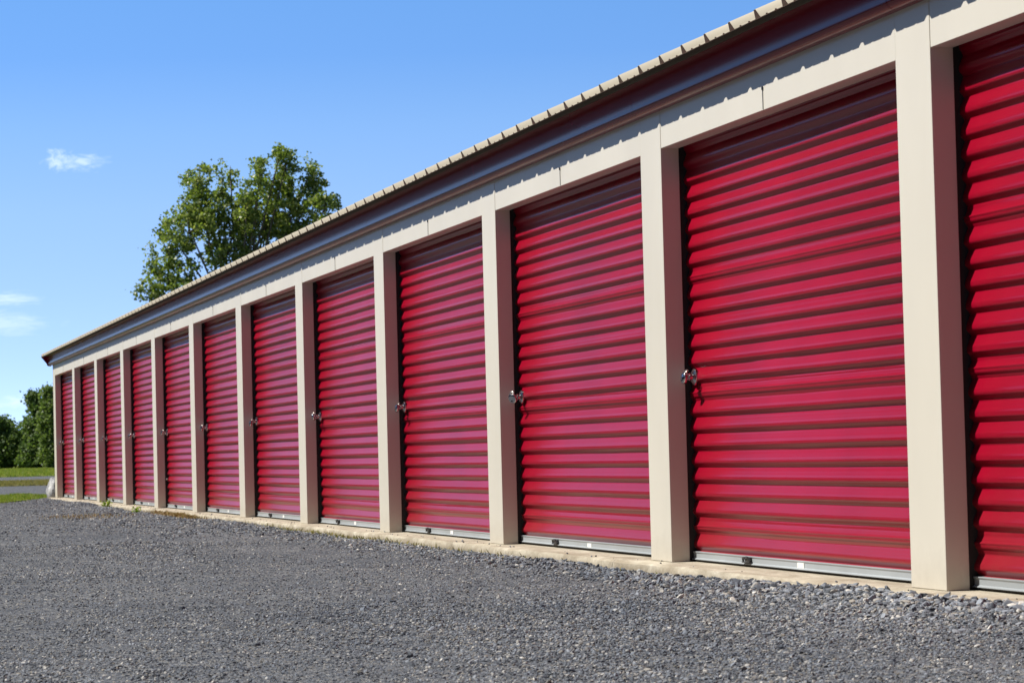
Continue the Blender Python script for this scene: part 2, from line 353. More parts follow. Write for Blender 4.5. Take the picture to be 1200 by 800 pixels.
# roll-up doors
PITCH = .0807
BASEPROF = [(.00, .0182), (.05, .0168), (.11, .0146), (.18, .0120), (.25, .0095), (.31, .0074), (.37, .0052), (.42, .0034), (.46, .0022), (.50, .0014), (.55, .0008), (.60, .0006), (.65, .0009), (.69, .0017), (.73, .0034), (.77, .0062), (.81, .0095), (.86, .0133), (.91, .0162), (.95, .0178), (.98, .0184)]
def curtain(x0, x1, seed, parent):
    rng = np.random.default_rng(seed)
    nr = 26; zt = .052 + nr * PITCH
    Zs = []; Ds = []; ridx = []
    for k in range(nr):          # from top to bottom
        dz = rng.normal(0, .0006)
        cr = rng.normal(0, .0009); tilt = rng.normal(0, .0011)
        kb = nr - 1 - k          # ridge number from bottom
        seam = kb in (1, 9, 16, 24)
        for t, d in BASEPROF:
            dd = d
            if seam:
                dd = min(.0175, d + .0045) if .05 < t < .45 else d
                if t > .50 and t <= .81: dd = d + .0045
                if t > .81: dd = max(d, .0145)
            else:
                dd = d + cr + tilt * (t - .5) * 2 * (1 if t < .75 else 0)
            dd += rng.normal(0, .00022) if t < .72 else 0
            Zs.append(zt - (k + t) * PITCH + dz); Ds.append(max(0, dd)); ridx.append(k)
    Zs.append(.050); Ds.append(.010); ridx.append(nr - 1)
    Zs = np.array(Zs); Ds = np.array(Ds); ridx = np.array(ridx)
    xs_ = np.linspace(x0 - .05, x1 + .05, 26)
    X, Z = np.meshgrid(xs_, Zs, indexing='ij'); D = np.broadcast_to(Ds, X.shape).copy()
    RK = np.broadcast_to(ridx, X.shape)
    # slight sag / oil-canning of the sheet
    D += (vnoise(X * .8 + seed * 7.3, Z * 1.1 + seed, 31) - .5) * .006 + (vnoise(X * 2.2 + seed * 3.1, RK * 3.7 + seed, 33) - .5) * .0022
    D = D - .0
    Zw = Z + (vnoise(X * 1.1 + seed, RK * 1.3, 35) - .5) * .0018
    V = np.stack([X.ravel(), (.1185 + D).ravel(), Zw.ravel()], 1)
    nx, nz = X.shape; I = np.arange(nx * nz).reshape(nx, nz)
    F = np.stack([I[:-1, :-1].ravel(), I[1:, :-1].ravel(), I[1:, 1:].ravel(), I[:-1, 1:].ravel()], 1)
    o = np_mesh('roll_up_door', V, F, M_DOOR, parent, smooth=True)
    return o
def latch_mesh():
    bm = bmesh.new()
    # round chromed latch plate, slightly dished, axis -Y
    A = Matrix.Translation((.080, .1135, .900)) @ Matrix.Rotation(R(90), 4, 'X')
    add_lathe(bm, [(0, .012), (.010, .0125), (.024, .011), (.034, .006), (.0405, .001), (.0415, -.004), (.040, -.010), (0, -.010)], 32, A)
    # hub and hasp eye standing out of the plate
    A2 = Matrix.Translation((.088, .105, .900)) @ Matrix.Rotation(R(90), 4, 'X')
    add_lathe(bm, [(0, .020), (.010, .020), (.013, .017), (.014, .0), (0, 0)], 20, A2)
    add_tube(bm, [(.098, .088, .884), (.104, .072, .892), (.105, .068, .900), (.104, .072, .908), (.098, .088, .916)], .0042, 8)
    # slide bolt to the jamb
    add_box(bm, -.012, .050, .098, .106, .890, .910, .002)
    return bm
bm = latch_mesh(); latch0 = None
lm = bpy.data.meshes.new('latch'); bmesh.ops.recalc_face_normals(bm, faces=bm.faces[:]); bm.to_mesh(lm); bm.free(); lm.materials.append(M_CHROME)
lm.polygons.foreach_set('use_smooth', [True] * len(lm.polygons)); lm.set_sharp_from_angle(angle=R(40))
for i in range(0, 13):
    x0 = -(i - 1) * S; x1 = -(i - 2) * S - W
    d = curtain(x0, x1, 100 + i, bld)
    if i == 6: pass
    rj = np.random.default_rng(i)
    # galvanised bottom bar: an angle with a lip
    bm = bmesh.new()
    sag = float(rj.normal(0, .0012))
    extrude_profile(bm, [(.1125, .0505 + sag), (.112, .047 + sag), (.1165, .040 + sag), (.1165, .020 + sag), (.108, .0145 + sag), (.108, .0115 + sag), (.150, .0115 + sag), (.150, .0505 + sag)], x0 - .012, x1 + .012)
    bar = obj('bottom_bar', bm, M_BAR, d)
    bm = bmesh.new(); extrude_profile(bm, [(.124, .0112), (.122, .004), (.128, .0012), (.144, .0012), (.146, .0112)], x0 - .01, x1 + .01)
    obj('rubber_seal', bm, M_SEAL, d)
    # foot pull handle bolted to the bar
    bm = bmesh.new(); hx = x0 + .84
    add_box(bm, hx - .055, hx + .055, .098, .1155, .020, .026, .001)
    add_tube(bm, [(hx - .05, .105, .027), (hx - .038, .098, .041), (hx - .012, .097, .043), (hx - .006, .104, .030)], .0045, 8)
    add_tube(bm, [(hx + .008, .104, .030), (hx + .016, .096, .045), (hx + .04, .096, .044), (hx + .050, .105, .028)], .0065, 8)
    add_box(bm, hx + .012, hx + .044, .0975, .1155, .026, .044, .002)
    obj('pull_handle', bm, M_BLACK, d, True, R(40))
    bm = bmesh.new(); add_box(bm, x0 + 1.515, x0 + 1.60, .1135, .1160, .019, .0415)
    obj('sticker', bm, M_STICK, d)
    if i >= 2:
        l = bpy.data.objects.new('latch', lm); col.objects.link(l); l.parent = d; l.location = (x0 + (0 if i % 3 else .004), 0, float(rj.normal(0, .006)))
    if i == 8:
        bm = bmesh.new(); add_box(bm, x0 - .01, x0 + .10, .102, .114, .336, .350, .003); add_lathe(bm, [(0, .014), (.010, .012), (.012, 0), (0, 0)], 16, Matrix.Translation((x0 + .08, .104, .343)) @ Matrix.Rotation(R(90), 4, 'X'))
        obj('slide_bolt', bm, M_LEVER, d, True, R(40))

# fascia (eave trim), one length per bay
FP = [(-.0800, 2.366), (-.0747, 2.335), (-.0697, 2.306), (-.0662, 2.285), (-.0640, 2.270), (-.0629, 2.258), (-.0625, 2.247), (-.0627, 2.237), (-.0632, 2.229), (-.0615, 2.221), (-.056, 2.213), (-.046, 2.206), (-.035, 2.2005), (-.030, 2.199), (-.004, 2.199), (-.004, 2.202), (-.032, 2.204), (-.048, 2.225), (-.052, 2.26), (-.060, 2.34), (-.068, 2.366)]
fx = [XEND - .30] + [-(i - 1) * S + .085 - W for i in range(11, -1, -1)] + [XR + .02]
fx = sorted(set(round(v, 4) for v in fx))
for a, c in zip(fx[:-1], fx[1:]):
    bm = bmesh.new(); extrude_profile(bm, FP, a + .0015, c - .0015, nx=4); obj('fascia', bm, M_FASCIA, bld, True, R(48))
# end cap of the eave box at the far end
bm = bmesh.new(); capp = [(-.172, 2.349), (-.150, 2.340), (-.080, 2.255), (-.076, 2.235), (-.073, 2.210), (-.048, 2.192), (.0, 2.192), (.0, 2.41)]
extrude_profile(bm, capp, XEND - .306, XEND - .3015); obj('eave_cap', bm, M_FASCIA, bld)

# roof panels with ribs
TA = .42; ca = 1 / math.hypot(1, TA); sa = TA * ca
px_ = []; hz_ = []
k0 = int((XEND - .42) / .35) - 1
major = [(-.034, 0), (-.012, .038), (.012, .038), (.034, 0)]
x = None
for k in range(k0, int(XR / .35) + 2):
    xc = -.062 + .35 * k
    for o_, h_ in major: px_.append(xc + o_); hz_.append(h_)
    for cc in (.117, .233):
        for o_, h_ in ((-.016, 0), (-.008, .0055), (.008, .0055), (.016, 0)): px_.append(xc + cc + o_); hz_.append(h_)
px_ = np.array(px_); hz_ = np.array(hz_)
keep = (px_ > XEND - .34) & (px_ < XR + .04); px_ = px_[keep]; hz_ = hz_[keep]
YE, ZE = -.172, 2.347; LS = (4.0 - YE) / ca      # length up the slope to the ridge at Y=4
def slope_rows(side):
    rows_ = []
    for (s, th) in ((0, 0), (LS, 0)):
        y = YE + ca * s; z = ZE + sa * s
        if side < 0: y = 8.0 - y
        nyv = -sa if side > 0 else sa
        rows_.append(np.stack([px_, y + nyv * hz_, z + ca * hz_], 1))
    return rows_
V = []; F = []
for side in (1, -1):
    r0, r1 = slope_rows(side); n = len(px_); off = len(V) * 0 + sum(len(v) for v in V)
    V += [r0, r1]
    a = np.arange(n - 1)
    F.append(np.stack([off + a, off + a + 1, off + n + a + 1, off + n + a], 1))
roof = np_mesh('roof', np.concatenate(V), np.concatenate(F), M_ROOF, bld)
sol = roof.modifiers.new('thickness', 'SOLIDIFY'); sol.thickness = .0016; sol.offset = 0
# closure strip under the ribs at the eave
bm = bmesh.new()
n = len(px_); pr = []
y0c = -.088
front = [(float(px_[i]), y0c, ZE + (y0c - YE) * TA + float(hz_[i]) * ca - .0015) for i in range(n)]
top = [bm.verts.new(p) for p in front]; bot = [bm.verts.new((p[0], y0c, ZE + .010)) for p in front]
top2 = [bm.verts.new((p[0], y0c + .03, p[2] + .03 * TA)) for p in front]; bot2 = [bm.verts.new((p[0], y0c + .03, ZE + .010)) for p in front]
for i in range(n - 1):
    bm.faces.new((bot[i], bot[i + 1], top[i + 1], top[i])); bm.faces.new((top[i], top[i + 1], top2[i + 1], top2[i])); bm.faces.new((bot2[i], bot2[i + 1], top2[i + 1], top2[i])); bm.faces.new((bot[i], bot[i + 1], bot2[i + 1], bot2[i]))
obj('closure_strip', bm, M_CLOSURE, bld)
# ridge cap, rake trims
ZR = ZE + TA * (4 - YE)
bm = bmesh.new(); extrude_profile(bm, [(3.8, ZR - .084 + .036), (4, ZR + .045), (4.2, ZR - .084 + .036), (4.2, ZR - .084 + .030), (4, ZR + .036), (3.8, ZR - .084 + .030)], XEND - .35, XR + .05); obj('ridge_cap', bm, M_ROOF, bld)
# walls: end walls with gable, back wall, corner trim
def gable(x0, x1, inset=0):
    bm = bmesh.new(); pts = [(T + .002, .0), (8.0, .0), (8.0, 2.36), (4.0, ZR - .03), (T + .002, 2.40)]
    extrude_profile(bm, pts, x0, x1); return bm
obj('end_wall', gable(XEND + .004, XEND + .04), M_CREAM, bld); obj('end_wall', gable(XR - .04, XR - .004), M_CREAM, bld)
bm = bmesh.new(); add_box(bm, XEND, XR, 8.001, 8.04, 0, 2.36); obj('back_wall', bm, M_CREAM, bld)
bm = bmesh.new(); add_box(bm, XEND - .006, XEND - .001, -.003, .09, .01, 2.36, .001); obj('corner_trim', bm, M_CREAM, bld)
for sx in (XEND - .328, XR + .022):      # rake trim boards
    bm = bmesh.new()
    for sgn in (1, -1):
        pts = [(-.165, ZE - .002), (4.0, ZR - .006), (4.0, ZR - .16), (-.06, ZE - .13)]
        if sgn < 0: pts = [(8 - y, z) for y, z in pts][::-1]
        extrude_profile(bm, pts, sx, sx + .018)
    obj('rake_trim', bm, M_FASCIA, bld)

# ------------------------------------------------------------------ padlocks (each a thing)
def padlock(i, x, y, z, tiltx, tiltz, label):
    root = empty('padlock', (x, y, z)); root.rotation_euler = (tiltx, 0, tiltz)
    tag(root, label, 'padlock', 'padlocks on the red doors')
    A = Matrix.Rotation(R(90), 4, 'X')
    bm = bmesh.new(); add_lathe(bm, [(0, .0125), (.016, .0125), (.024, .0105), (.0285, .0065), (.030, 0), (.0285, -.0065), (.024, -.0105), (.016, -.0125), (0, -.0125)], 32, A)
    obj('body', bm, M_CHROME, root, True, R(35))
    bm = bmesh.new(); add_lathe(bm, [(0, .0145), (.0055, .0145), (.0062, .012), (0, .012)], 16, A @ Matrix.Translation((0, -.012, 0))); obj('keyway', bm, M_BLACK, root)
    bm = bmesh.new(); add_tube(bm, [(-.014, .0, .018), (-.015, .004, .030), (-.008, .010, .038), (.004, .012, .038), (.012, .006, .030), (.012, 0, .018)], .0042, 10); obj('shackle', bm, M_LEVER, root, True)
order = ['second', 'third', 'fourth', 'fifth', 'sixth', 'seventh', 'eighth', 'ninth', 'tenth', 'eleventh', 'last']
for i in range(2, 13):
    x0 = -(i - 1) * S; j = i - 2
    rj = np.random.default_rng(50 + i)
    tx = float(rj.normal(0, .15)); tz = float(rj.normal(0, .12)); zz = .888
    lab = 'round chrome padlock on the %s red roll-up door counted from the right' % order[j]
    if i == 2: lab = 'largest and nearest round chrome padlock, on the second red door from the right'
    if i == 12: lab = 'tiny padlock on the leftmost red door at the far end of the building'
    if i == 3: tx, tz, zz = R(20), R(35), .872; lab = 'chrome padlock hanging crooked on the third red roll-up door from the right'
    padlock(i, x0 + .118, .052, zz + .004, tx, tz, lab)

# ------------------------------------------------------------------ gravel stones (stuff)
M_STONE, nt, b = mat('gravel_stone', (.15, .15, .16), .85, 0, .3)
oi = nt.nodes.new('ShaderNodeObjectInfo')
rs = ramp(nt, oi.outputs['Random'], [(0, (.048, .055, .066)), (.2, (.108, .120, .142)), (.45, (.170, .188, .220)), (.7, (.243, .265, .305)), (.83, (.22, .20, .17)), (.9, (.33, .32, .30)), (.97, (.44, .43, .41)), (1, (.58, .56, .52))])
n1 = noise_node(nt, 120, 3, .6, pos(nt)); r2 = ramp(nt, n1.outputs['Fac'], [(.3, (.8, .8, .8)), (.7, (1.15, 1.15, 1.15))])
n9 = noise_node(nt, .8, 4, .6, pos(nt, (.5, 1.4, 1))); r9 = ramp(nt, n9.outputs['Fac'], [(.34, (.70, .74, .80)), (.5, (1, 1, 1)), (.66, (1.28, 1.27, 1.25))])
nt.links.new(mixc(nt, 1, mixc(nt, 1, rs.outputs[0], r2.outputs[0], 'MULTIPLY'), r9.outputs[0], 'MULTIPLY'), b.inputs['Base Color'])
stone_col = bpy.data.collections.new('stone_shapes')
for k in range(9):
    bm = bmesh.new(); bmesh.ops.create_icosphere(bm, subdivisions=1 if k % 2 else 2, radius=.5)
    rg = random.Random(k)
    sx, sy, sz = rg.uniform(.8, 1.25), rg.uniform(.6, .95), rg.uniform(.4, .7)
    # chop with random planes to give crushed-rock facets
    for v in bm.verts: v.co = v.co * rg.uniform(.86, 1.12)
    for c_ in range(6):
        nrm_ = Vector((rg.gauss(0, 1), rg.gauss(0, 1), rg.gauss(0, 1))).normalized(); dd = rg.uniform(.26, .4)
        for v in bm.verts:
            t = v.co.dot(nrm_)
            if t > dd: v.co -= nrm_ * (t - dd)
    for v in bm.verts: v.co = Vector((v.co.x * sx, v.co.y * sy, v.co.z * sz))
    me = bpy.data.meshes.new('stone_shape'); bmesh.ops.recalc_face_normals(bm, faces=bm.faces[:]); bm.to_mesh(me); bm.free(); me.materials.append(M_STONE)
    so_ = bpy.data.objects.new('stone_shape', me); stone_col.objects.link(so_)
pts = []; scl = []
def scatter(n, d0, d1, smin, smax, a0=-86 - 6, a1=-58):
    # area-uniform in a wedge around the photographer's standpoint; angle measured from +Y towards -X
    d = np.sqrt(RNG.uniform(d0 * d0, d1 * d1, n)); a = np.radians(RNG.uniform(58, 93, n))
    x = CAMX - np.sin(a) * d; y = CAMY + np.cos(a) * d
    s = smin + (smax - smin) * RNG.beta(1.3, 5, n)
    k = (y < -.135) & (x > -41.5); x, y, s = x[k], y[k], s[k]
    # patchy: wheel tracks have finer material
    pt = vnoise(x * .35, y * 1.1, 41); k2 = RNG.random(len(x)) < np.clip(.65 + .8 * (pt - .4), .3, 1); s = s * (.46 + .60 * pt)
    k3 = k2
    pts.append(np.stack([x[k3], y[k3]], 1)); scl.append(s[k3])
scatter(190000, 4.5, 12, .007, .030)
scatter(180000, 12, 22, .010, .034)
scatter(110000, 22, 51, .016, .045)
scatter(900, 5, 30, .03, .055)
# coarser stones banked against the slab
n = 26000; x = RNG.uniform(-39, 6.5, n); y = -.135 - np.abs(RNG.normal(0, .22, n)); s = RNG.uniform(.010, .031, n)
k = (RNG.random(n) < np.where(x > -4, 1.0, np.where(x > -20, .55, .35))); pts.append(np.stack([x, y], 1)[k]); scl.append(s[k])
n = 800; x = RNG.uniform(-3.2, 2.5, n); y = -.12 - np.abs(RNG.normal(0, .10, n)); s = RNG.uniform(.020, .048, n); pts.append(np.stack([x, y], 1)); scl.append(s)
# strays lying on the slab edge
n = 160; x = RNG.uniform(-38, 6, n); y = RNG.uniform(-.12, .0, n); sst = RNG.uniform(.006, .018, n)
Pxy = np.concatenate(pts); Sc = np.concatenate(scl)
Pz = ground_z(Pxy[:, 0], Pxy[:, 1]) + Sc * .10
Pxyz = np.concatenate([np.column_stack([Pxy, Pz]), np.column_stack([x, y, sst * .25])]); Sc = np.concatenate([Sc, sst])
me = bpy.data.meshes.new('gravel'); me.vertices.add(len(Pxyz)); me.vertices.foreach_set('co', Pxyz.astype(np.float32).ravel())
at = me.attributes.new('scl', 'FLOAT', 'POINT'); at.data.foreach_set('value', Sc.astype(np.float32))
ar = me.attributes.new('rot', 'FLOAT_VECTOR', 'POINT')
rot = np.column_stack([RNG.normal(0, .45, len(Sc)), RNG.normal(0, .45, len(Sc)), RNG.uniform(0, 6.28, len(Sc))]); ar.data.foreach_set('vector', rot.astype(np.float32).ravel())
me.materials.append(M_STONE)
gr = bpy.data.objects.new('gravel', me); col.objects.link(gr); tag(gr, 'loose crushed grey stone spread over the yard in front of the doors', 'gravel', kind='stuff')
ng = bpy.data.node_groups.new('gravel_scatter', 'GeometryNodeTree')
ng.interface.new_socket('Geometry', in_out='INPUT', socket_type='NodeSocketGeometry'); ng.interface.new_socket('Geometry', in_out='OUTPUT', socket_type='NodeSocketGeometry')
gi = ng.nodes.new('NodeGroupInput'); go = ng.nodes.new('NodeGroupOutput'); ci = ng.nodes.new('GeometryNodeCollectionInfo')
ci.inputs['Collection'].default_value = stone_col; ci.inputs['Separate Children'].default_value = True; ci.inputs['Reset Children'].default_value = True
ip = ng.nodes.new('GeometryNodeInstanceOnPoints'); ip.inputs['Pick Instance'].default_value = True
a1 = ng.nodes.new('GeometryNodeInputNamedAttribute'); a1.data_type = 'FLOAT'; a1.inputs['Name'].default_value = 'scl'
a2 = ng.nodes.new('GeometryNodeInputNamedAttribute'); a2.data_type = 'FLOAT_VECTOR'; a2.inputs['Name'].default_value = 'rot'
e2 = ng.nodes.new('FunctionNodeEulerToRotation')
mp_ = ng.nodes.new('GeometryNodeMeshToPoints')
L = ng.links.new
L(gi.outputs[0], mp_.inputs['Mesh']); L(mp_.outputs[0], ip.inputs['Points']); L(ci.outputs[0], ip.inputs['Instance'])
L(a1.outputs['Attribute'], ip.inputs['Scale']); L(a2.outputs['Attribute'], e2.inputs[0]); L(e2.outputs[0], ip.inputs['Rotation']); L(ip.outputs[0], go.inputs[0])
md = gr.modifiers.new('scatter', 'NODES'); md.node_group = ng

# ------------------------------------------------------------------ grass blades and weeds
def leaf_mat(name, cols, trans=.35, rough=.55, scale=.8, spec=.3):
    m = bpy.data.materials.new(name); m.use_nodes = True; nt = m.node_tree; b = nt.nodes['Principled BSDF']; out = nt.nodes['Material Output']
    gm = nt.nodes.new('ShaderNodeNewGeometry')
    r = ramp(nt, gm.outputs['Random Per Island'], cols)
    b.inputs['Roughness'].default_value = rough; b.inputs['Specular IOR Level'].default_value = spec
    nt.links.new(r.outputs[0], b.inputs['Base Color'])
    tr = nt.nodes.new('ShaderNodeBsdfTranslucent'); mx2 = mixc(nt, 1, r.outputs[0], (1.2, 1.3, .6), 'MULTIPLY'); nt.links.new(mx2, tr.inputs['Color'])
    ms = nt.nodes.new('ShaderNodeMixShader'); ms.inputs[0].default_value = trans; nt.links.new(b.outputs[0], ms.inputs[1]); nt.links.new(tr.outputs[0], ms.inputs[2]); nt.links.new(ms.outputs[0], out.inputs['Surface'])
    return m
M_BLADE = leaf_mat('grass_blade', [(0, (.15, .23, .03)), (.5, (.23, .30, .045)), (.85, (.32, .32, .09)), (1, (.42, .37, .17))])
M_DRYBL = leaf_mat('dry_blade', [(0, (.22, .20, .08)), (.5, (.32, .26, .12)), (.8, (.20, .22, .06)), (1, (.42, .34, .18))])
M_BROWN = leaf_mat('dead_grass_blade', [(0, (.22, .13, .06)), (.5, (.34, .22, .10)), (.85, (.46, .35, .18)), (1, (.24, .24, .08))], .2)
M_WEED = leaf_mat('weed_leaf', [(0, (.16, .26, .03)), (.6, (.28, .38, .05)), (1, (.38, .42, .08))], .4)
def blades(name, x, y, z, h, m, w=.006, lean=.5, parent=None):
    n = len(x); a = RNG.uniform(0, 2 * np.pi, n); ux, uy = np.cos(a) * w, np.sin(a) * w
    la = RNG.uniform(0, 2 * np.pi, n); lx, ly = np.cos(la) * h * lean * RNG.random(n), np.sin(la) * h * lean * RNG.random(n)
    V = np.stack([np.column_stack([x - ux, y - uy, z]), np.column_stack([x + ux, y + uy, z]), np.column_stack([x + lx * .4 + ux * .6, y + ly * .4 + uy * .6, z + h * .6]), np.column_stack([x + lx, y + ly, z + h])], 1).reshape(-1, 3)
    b0 = np.arange(n) * 4; F = np.concatenate([np.column_stack([b0, b0 + 1, b0 + 2]), np.column_stack([b0, b0 + 2, b0 + 3])])
    return np_mesh(name, V, F, m, parent)
n = 60000; y = RNG.uniform(-7, 4, n); x = RNG.uniform(-46.6, -37.4, n)
edge = -39.9 + np.clip(-y, 0, 1.2) * 1.9 + (vnoise(y * .9 + 3, y * 0, 9) - .5) * 1.4 + (RNG.random(n) - .5) * .8
k = (x < edge) & ((y > 0) | (x < XEND + 2.5)) & ~((y > -.2) & (x > XEND - .1)); x, y = x[k], y[k]
tag(blades('grass', x, y, ground_z(x, y), RNG.uniform(.025, .06, len(x)), M_BLADE, .006), 'short yellow-green grass growing beyond the far corner of the building', 'grass', kind='stuff')
n = 40000; y = RNG.uniform(-9, 7, n); x = RNG.uniform(-98.5, -74, n)
tag(blades('grass', x, y, ground_z(x, y), RNG.uniform(.04, .10, n), M_DRYBL, .012), 'drier yellowish grass strip between the two far gravel lanes', 'grass', kind='stuff')
n = 60000; y = RNG.uniform(-15, 16, n); x = RNG.uniform(-250, -138, n); 
tag(blades('grass', x, y, ground_z(x, y), RNG.uniform(.05, .14, n), M_BLADE, .03), 'bright green field grass in front of the distant trees', 'grass', kind='stuff')
# dead grass along the slab and in the gravel
def patch(cx, cy, rx, ry, n, hmin, hmax, m, label, name='dead_grass', w=.004):
    x = RNG.normal(cx, rx, n); y = RNG.normal(cy, ry, n); y = np.minimum(y, -.14)
    return tag(blades(name, x, y, ground_z(x, y), RNG.uniform(hmin, hmax, len(x)), m, w, .9), label, 'dead grass', kind='stuff')
patch(-21.5, -.17, 1.0, .04, 1500, .02, .055, M_BROWN, 'rusty brown dead grass lying along the concrete slab edge')
patch(-23.0, -1.0, .6, .25, 380, .012, .04, M_BROWN, 'thin tuft of dry reddish weeds standing in the gravel near the far doors')
patch(-11.5, -.16, 2.6, .03, 500, .015, .04, M_DRYBL, 'sparse dry stubble along the foot of the slab in the middle of the row')
def weed(x, y, h, n, label):
    root = empty('weed', (x, y, float(ground_z(x, y))))
    tag(root, label, 'weed')
    bm = bmesh.new(); rg = random.Random(n)
    bl = bmesh.new()
    for s_ in range(7):
        a = rg.uniform(0, 6.28); l = rg.uniform(.3, 1) * h; tip = Vector((math.cos(a) * l * .6, math.sin(a) * l * .6, l))
        add_tube(bm, [(0, 0, 0), tip * .5 + Vector((0, 0, l * .1)), tip], [.004, .003, .0015], 5)
        for q in range(n // 7):
            t = rg.uniform(.2, 1.05); c_ = tip * t + Vector((rg.gauss(0, .02), rg.gauss(0, .02), rg.gauss(0, .015)))
            d_ = Vector((rg.gauss(0, 1), rg.gauss(0, 1), rg.gauss(.3, .5))).normalized() * rg.uniform(.02, .045); sd = d_.cross(Vector((rg.gauss(0, 1), rg.gauss(0, 1), rg.gauss(0, 1)))).normalized() * d_.length * .35
            bl.faces.new([bl.verts.new(c_), bl.verts.new(c_ + d_ * .5 + sd), bl.verts.new(c_ + d_), bl.verts.new(c_ + d_ * .5 - sd)])
    obj('stem', bm, M_WEED, root); obj('foliage', bl, M_WEED, root)
weed(-28.6, -.20, .12, 90, 'bright yellow-green leafy weed growing at the slab edge below the third door from the left')
weed(-24.6, -.24, .06, 56, 'smaller low weed at the slab edge just right of the taller one')

# ------------------------------------------------------------------ boulder at the far corner
M_ROCK, nt, b = mat('pale_limestone', (.45, .44, .42), .9, 0, .2)
n1 = noise_node(nt, 7, 8, .7, pos(nt)); r = ramp(nt, n1.outputs['Fac'], [(.34, (.07, .07, .075)), (.46, (.30, .30, .32)), (.6, (.52, .52, .52)), (.8, (.62, .60, .56))]); nt.links.new(r.outputs[0], b.inputs['Base Color']); n2 = noise_node(nt, 18, 7, .7, pos(nt)); bump(nt, b, n2.outputs['Fac'], .5, .02)
bm = bmesh.new(); bmesh.ops.create_icosphere(bm, subdivisions=5, radius=.5)
for v in bm.verts:
    c_ = v.co.copy(); d_ = noise.multi_fractal(c_ * 2.2 + Vector((3, 1, 7)), 1.0, 2.1, 3) * .14 + noise.noise(c_ * 2.1) * .42 - .06 * abs(noise.noise(c_ * 7))
    v.co = c_ * (1 + d_ - .1)
    v.co.x *= .34; v.co.y *= .25; v.co.z = v.co.z * .42 + .17
    v.co.x += .05 * math.sin(v.co.z * 9)
rk = obj('boulder', bm, M_ROCK, None, True); rk.location = (-39.1, -.015, -.04); rk.scale = (.9, .85, .92); tag(rk, 'pale weathered limestone boulder standing at the far corner of the building', 'boulder')

# ------------------------------------------------------------------ trees
M_BARK, nt, b = mat('bark', (.16, .13, .10), .9, 0, .2)
n1 = noise_node(nt, 6, 6, .7, pos(nt, (3, 3, .6))); r = ramp(nt, n1.outputs['Fac'], [(.3, (.08, .065, .05)), (.7, (.24, .21, .17))]); nt.links.new(r.outputs[0], b.inputs['Base Color']); bump(nt, b, n1.outputs['Fac'], .8, .03)
M_COTTON = leaf_mat('cottonwood_leaf', [(0, (.105, .16, .034)), (.35, (.175, .24, .050)), (.7, (.25, .315, .075)), (.93, (.36, .39, .11)), (1, (.48, .50, .26))], .45, .42, spec=.5)
M_FAR1 = leaf_mat('dark_leaf', [(0, (.07, .12, .04)), (.5, (.12, .185, .06)), (1, (.20, .26, .11))], .4)
M_FAR2 = leaf_mat('mid_leaf', [(0, (.09, .14, .045)), (.5, (.15, .21, .065)), (1, (.23, .29, .13))], .4)
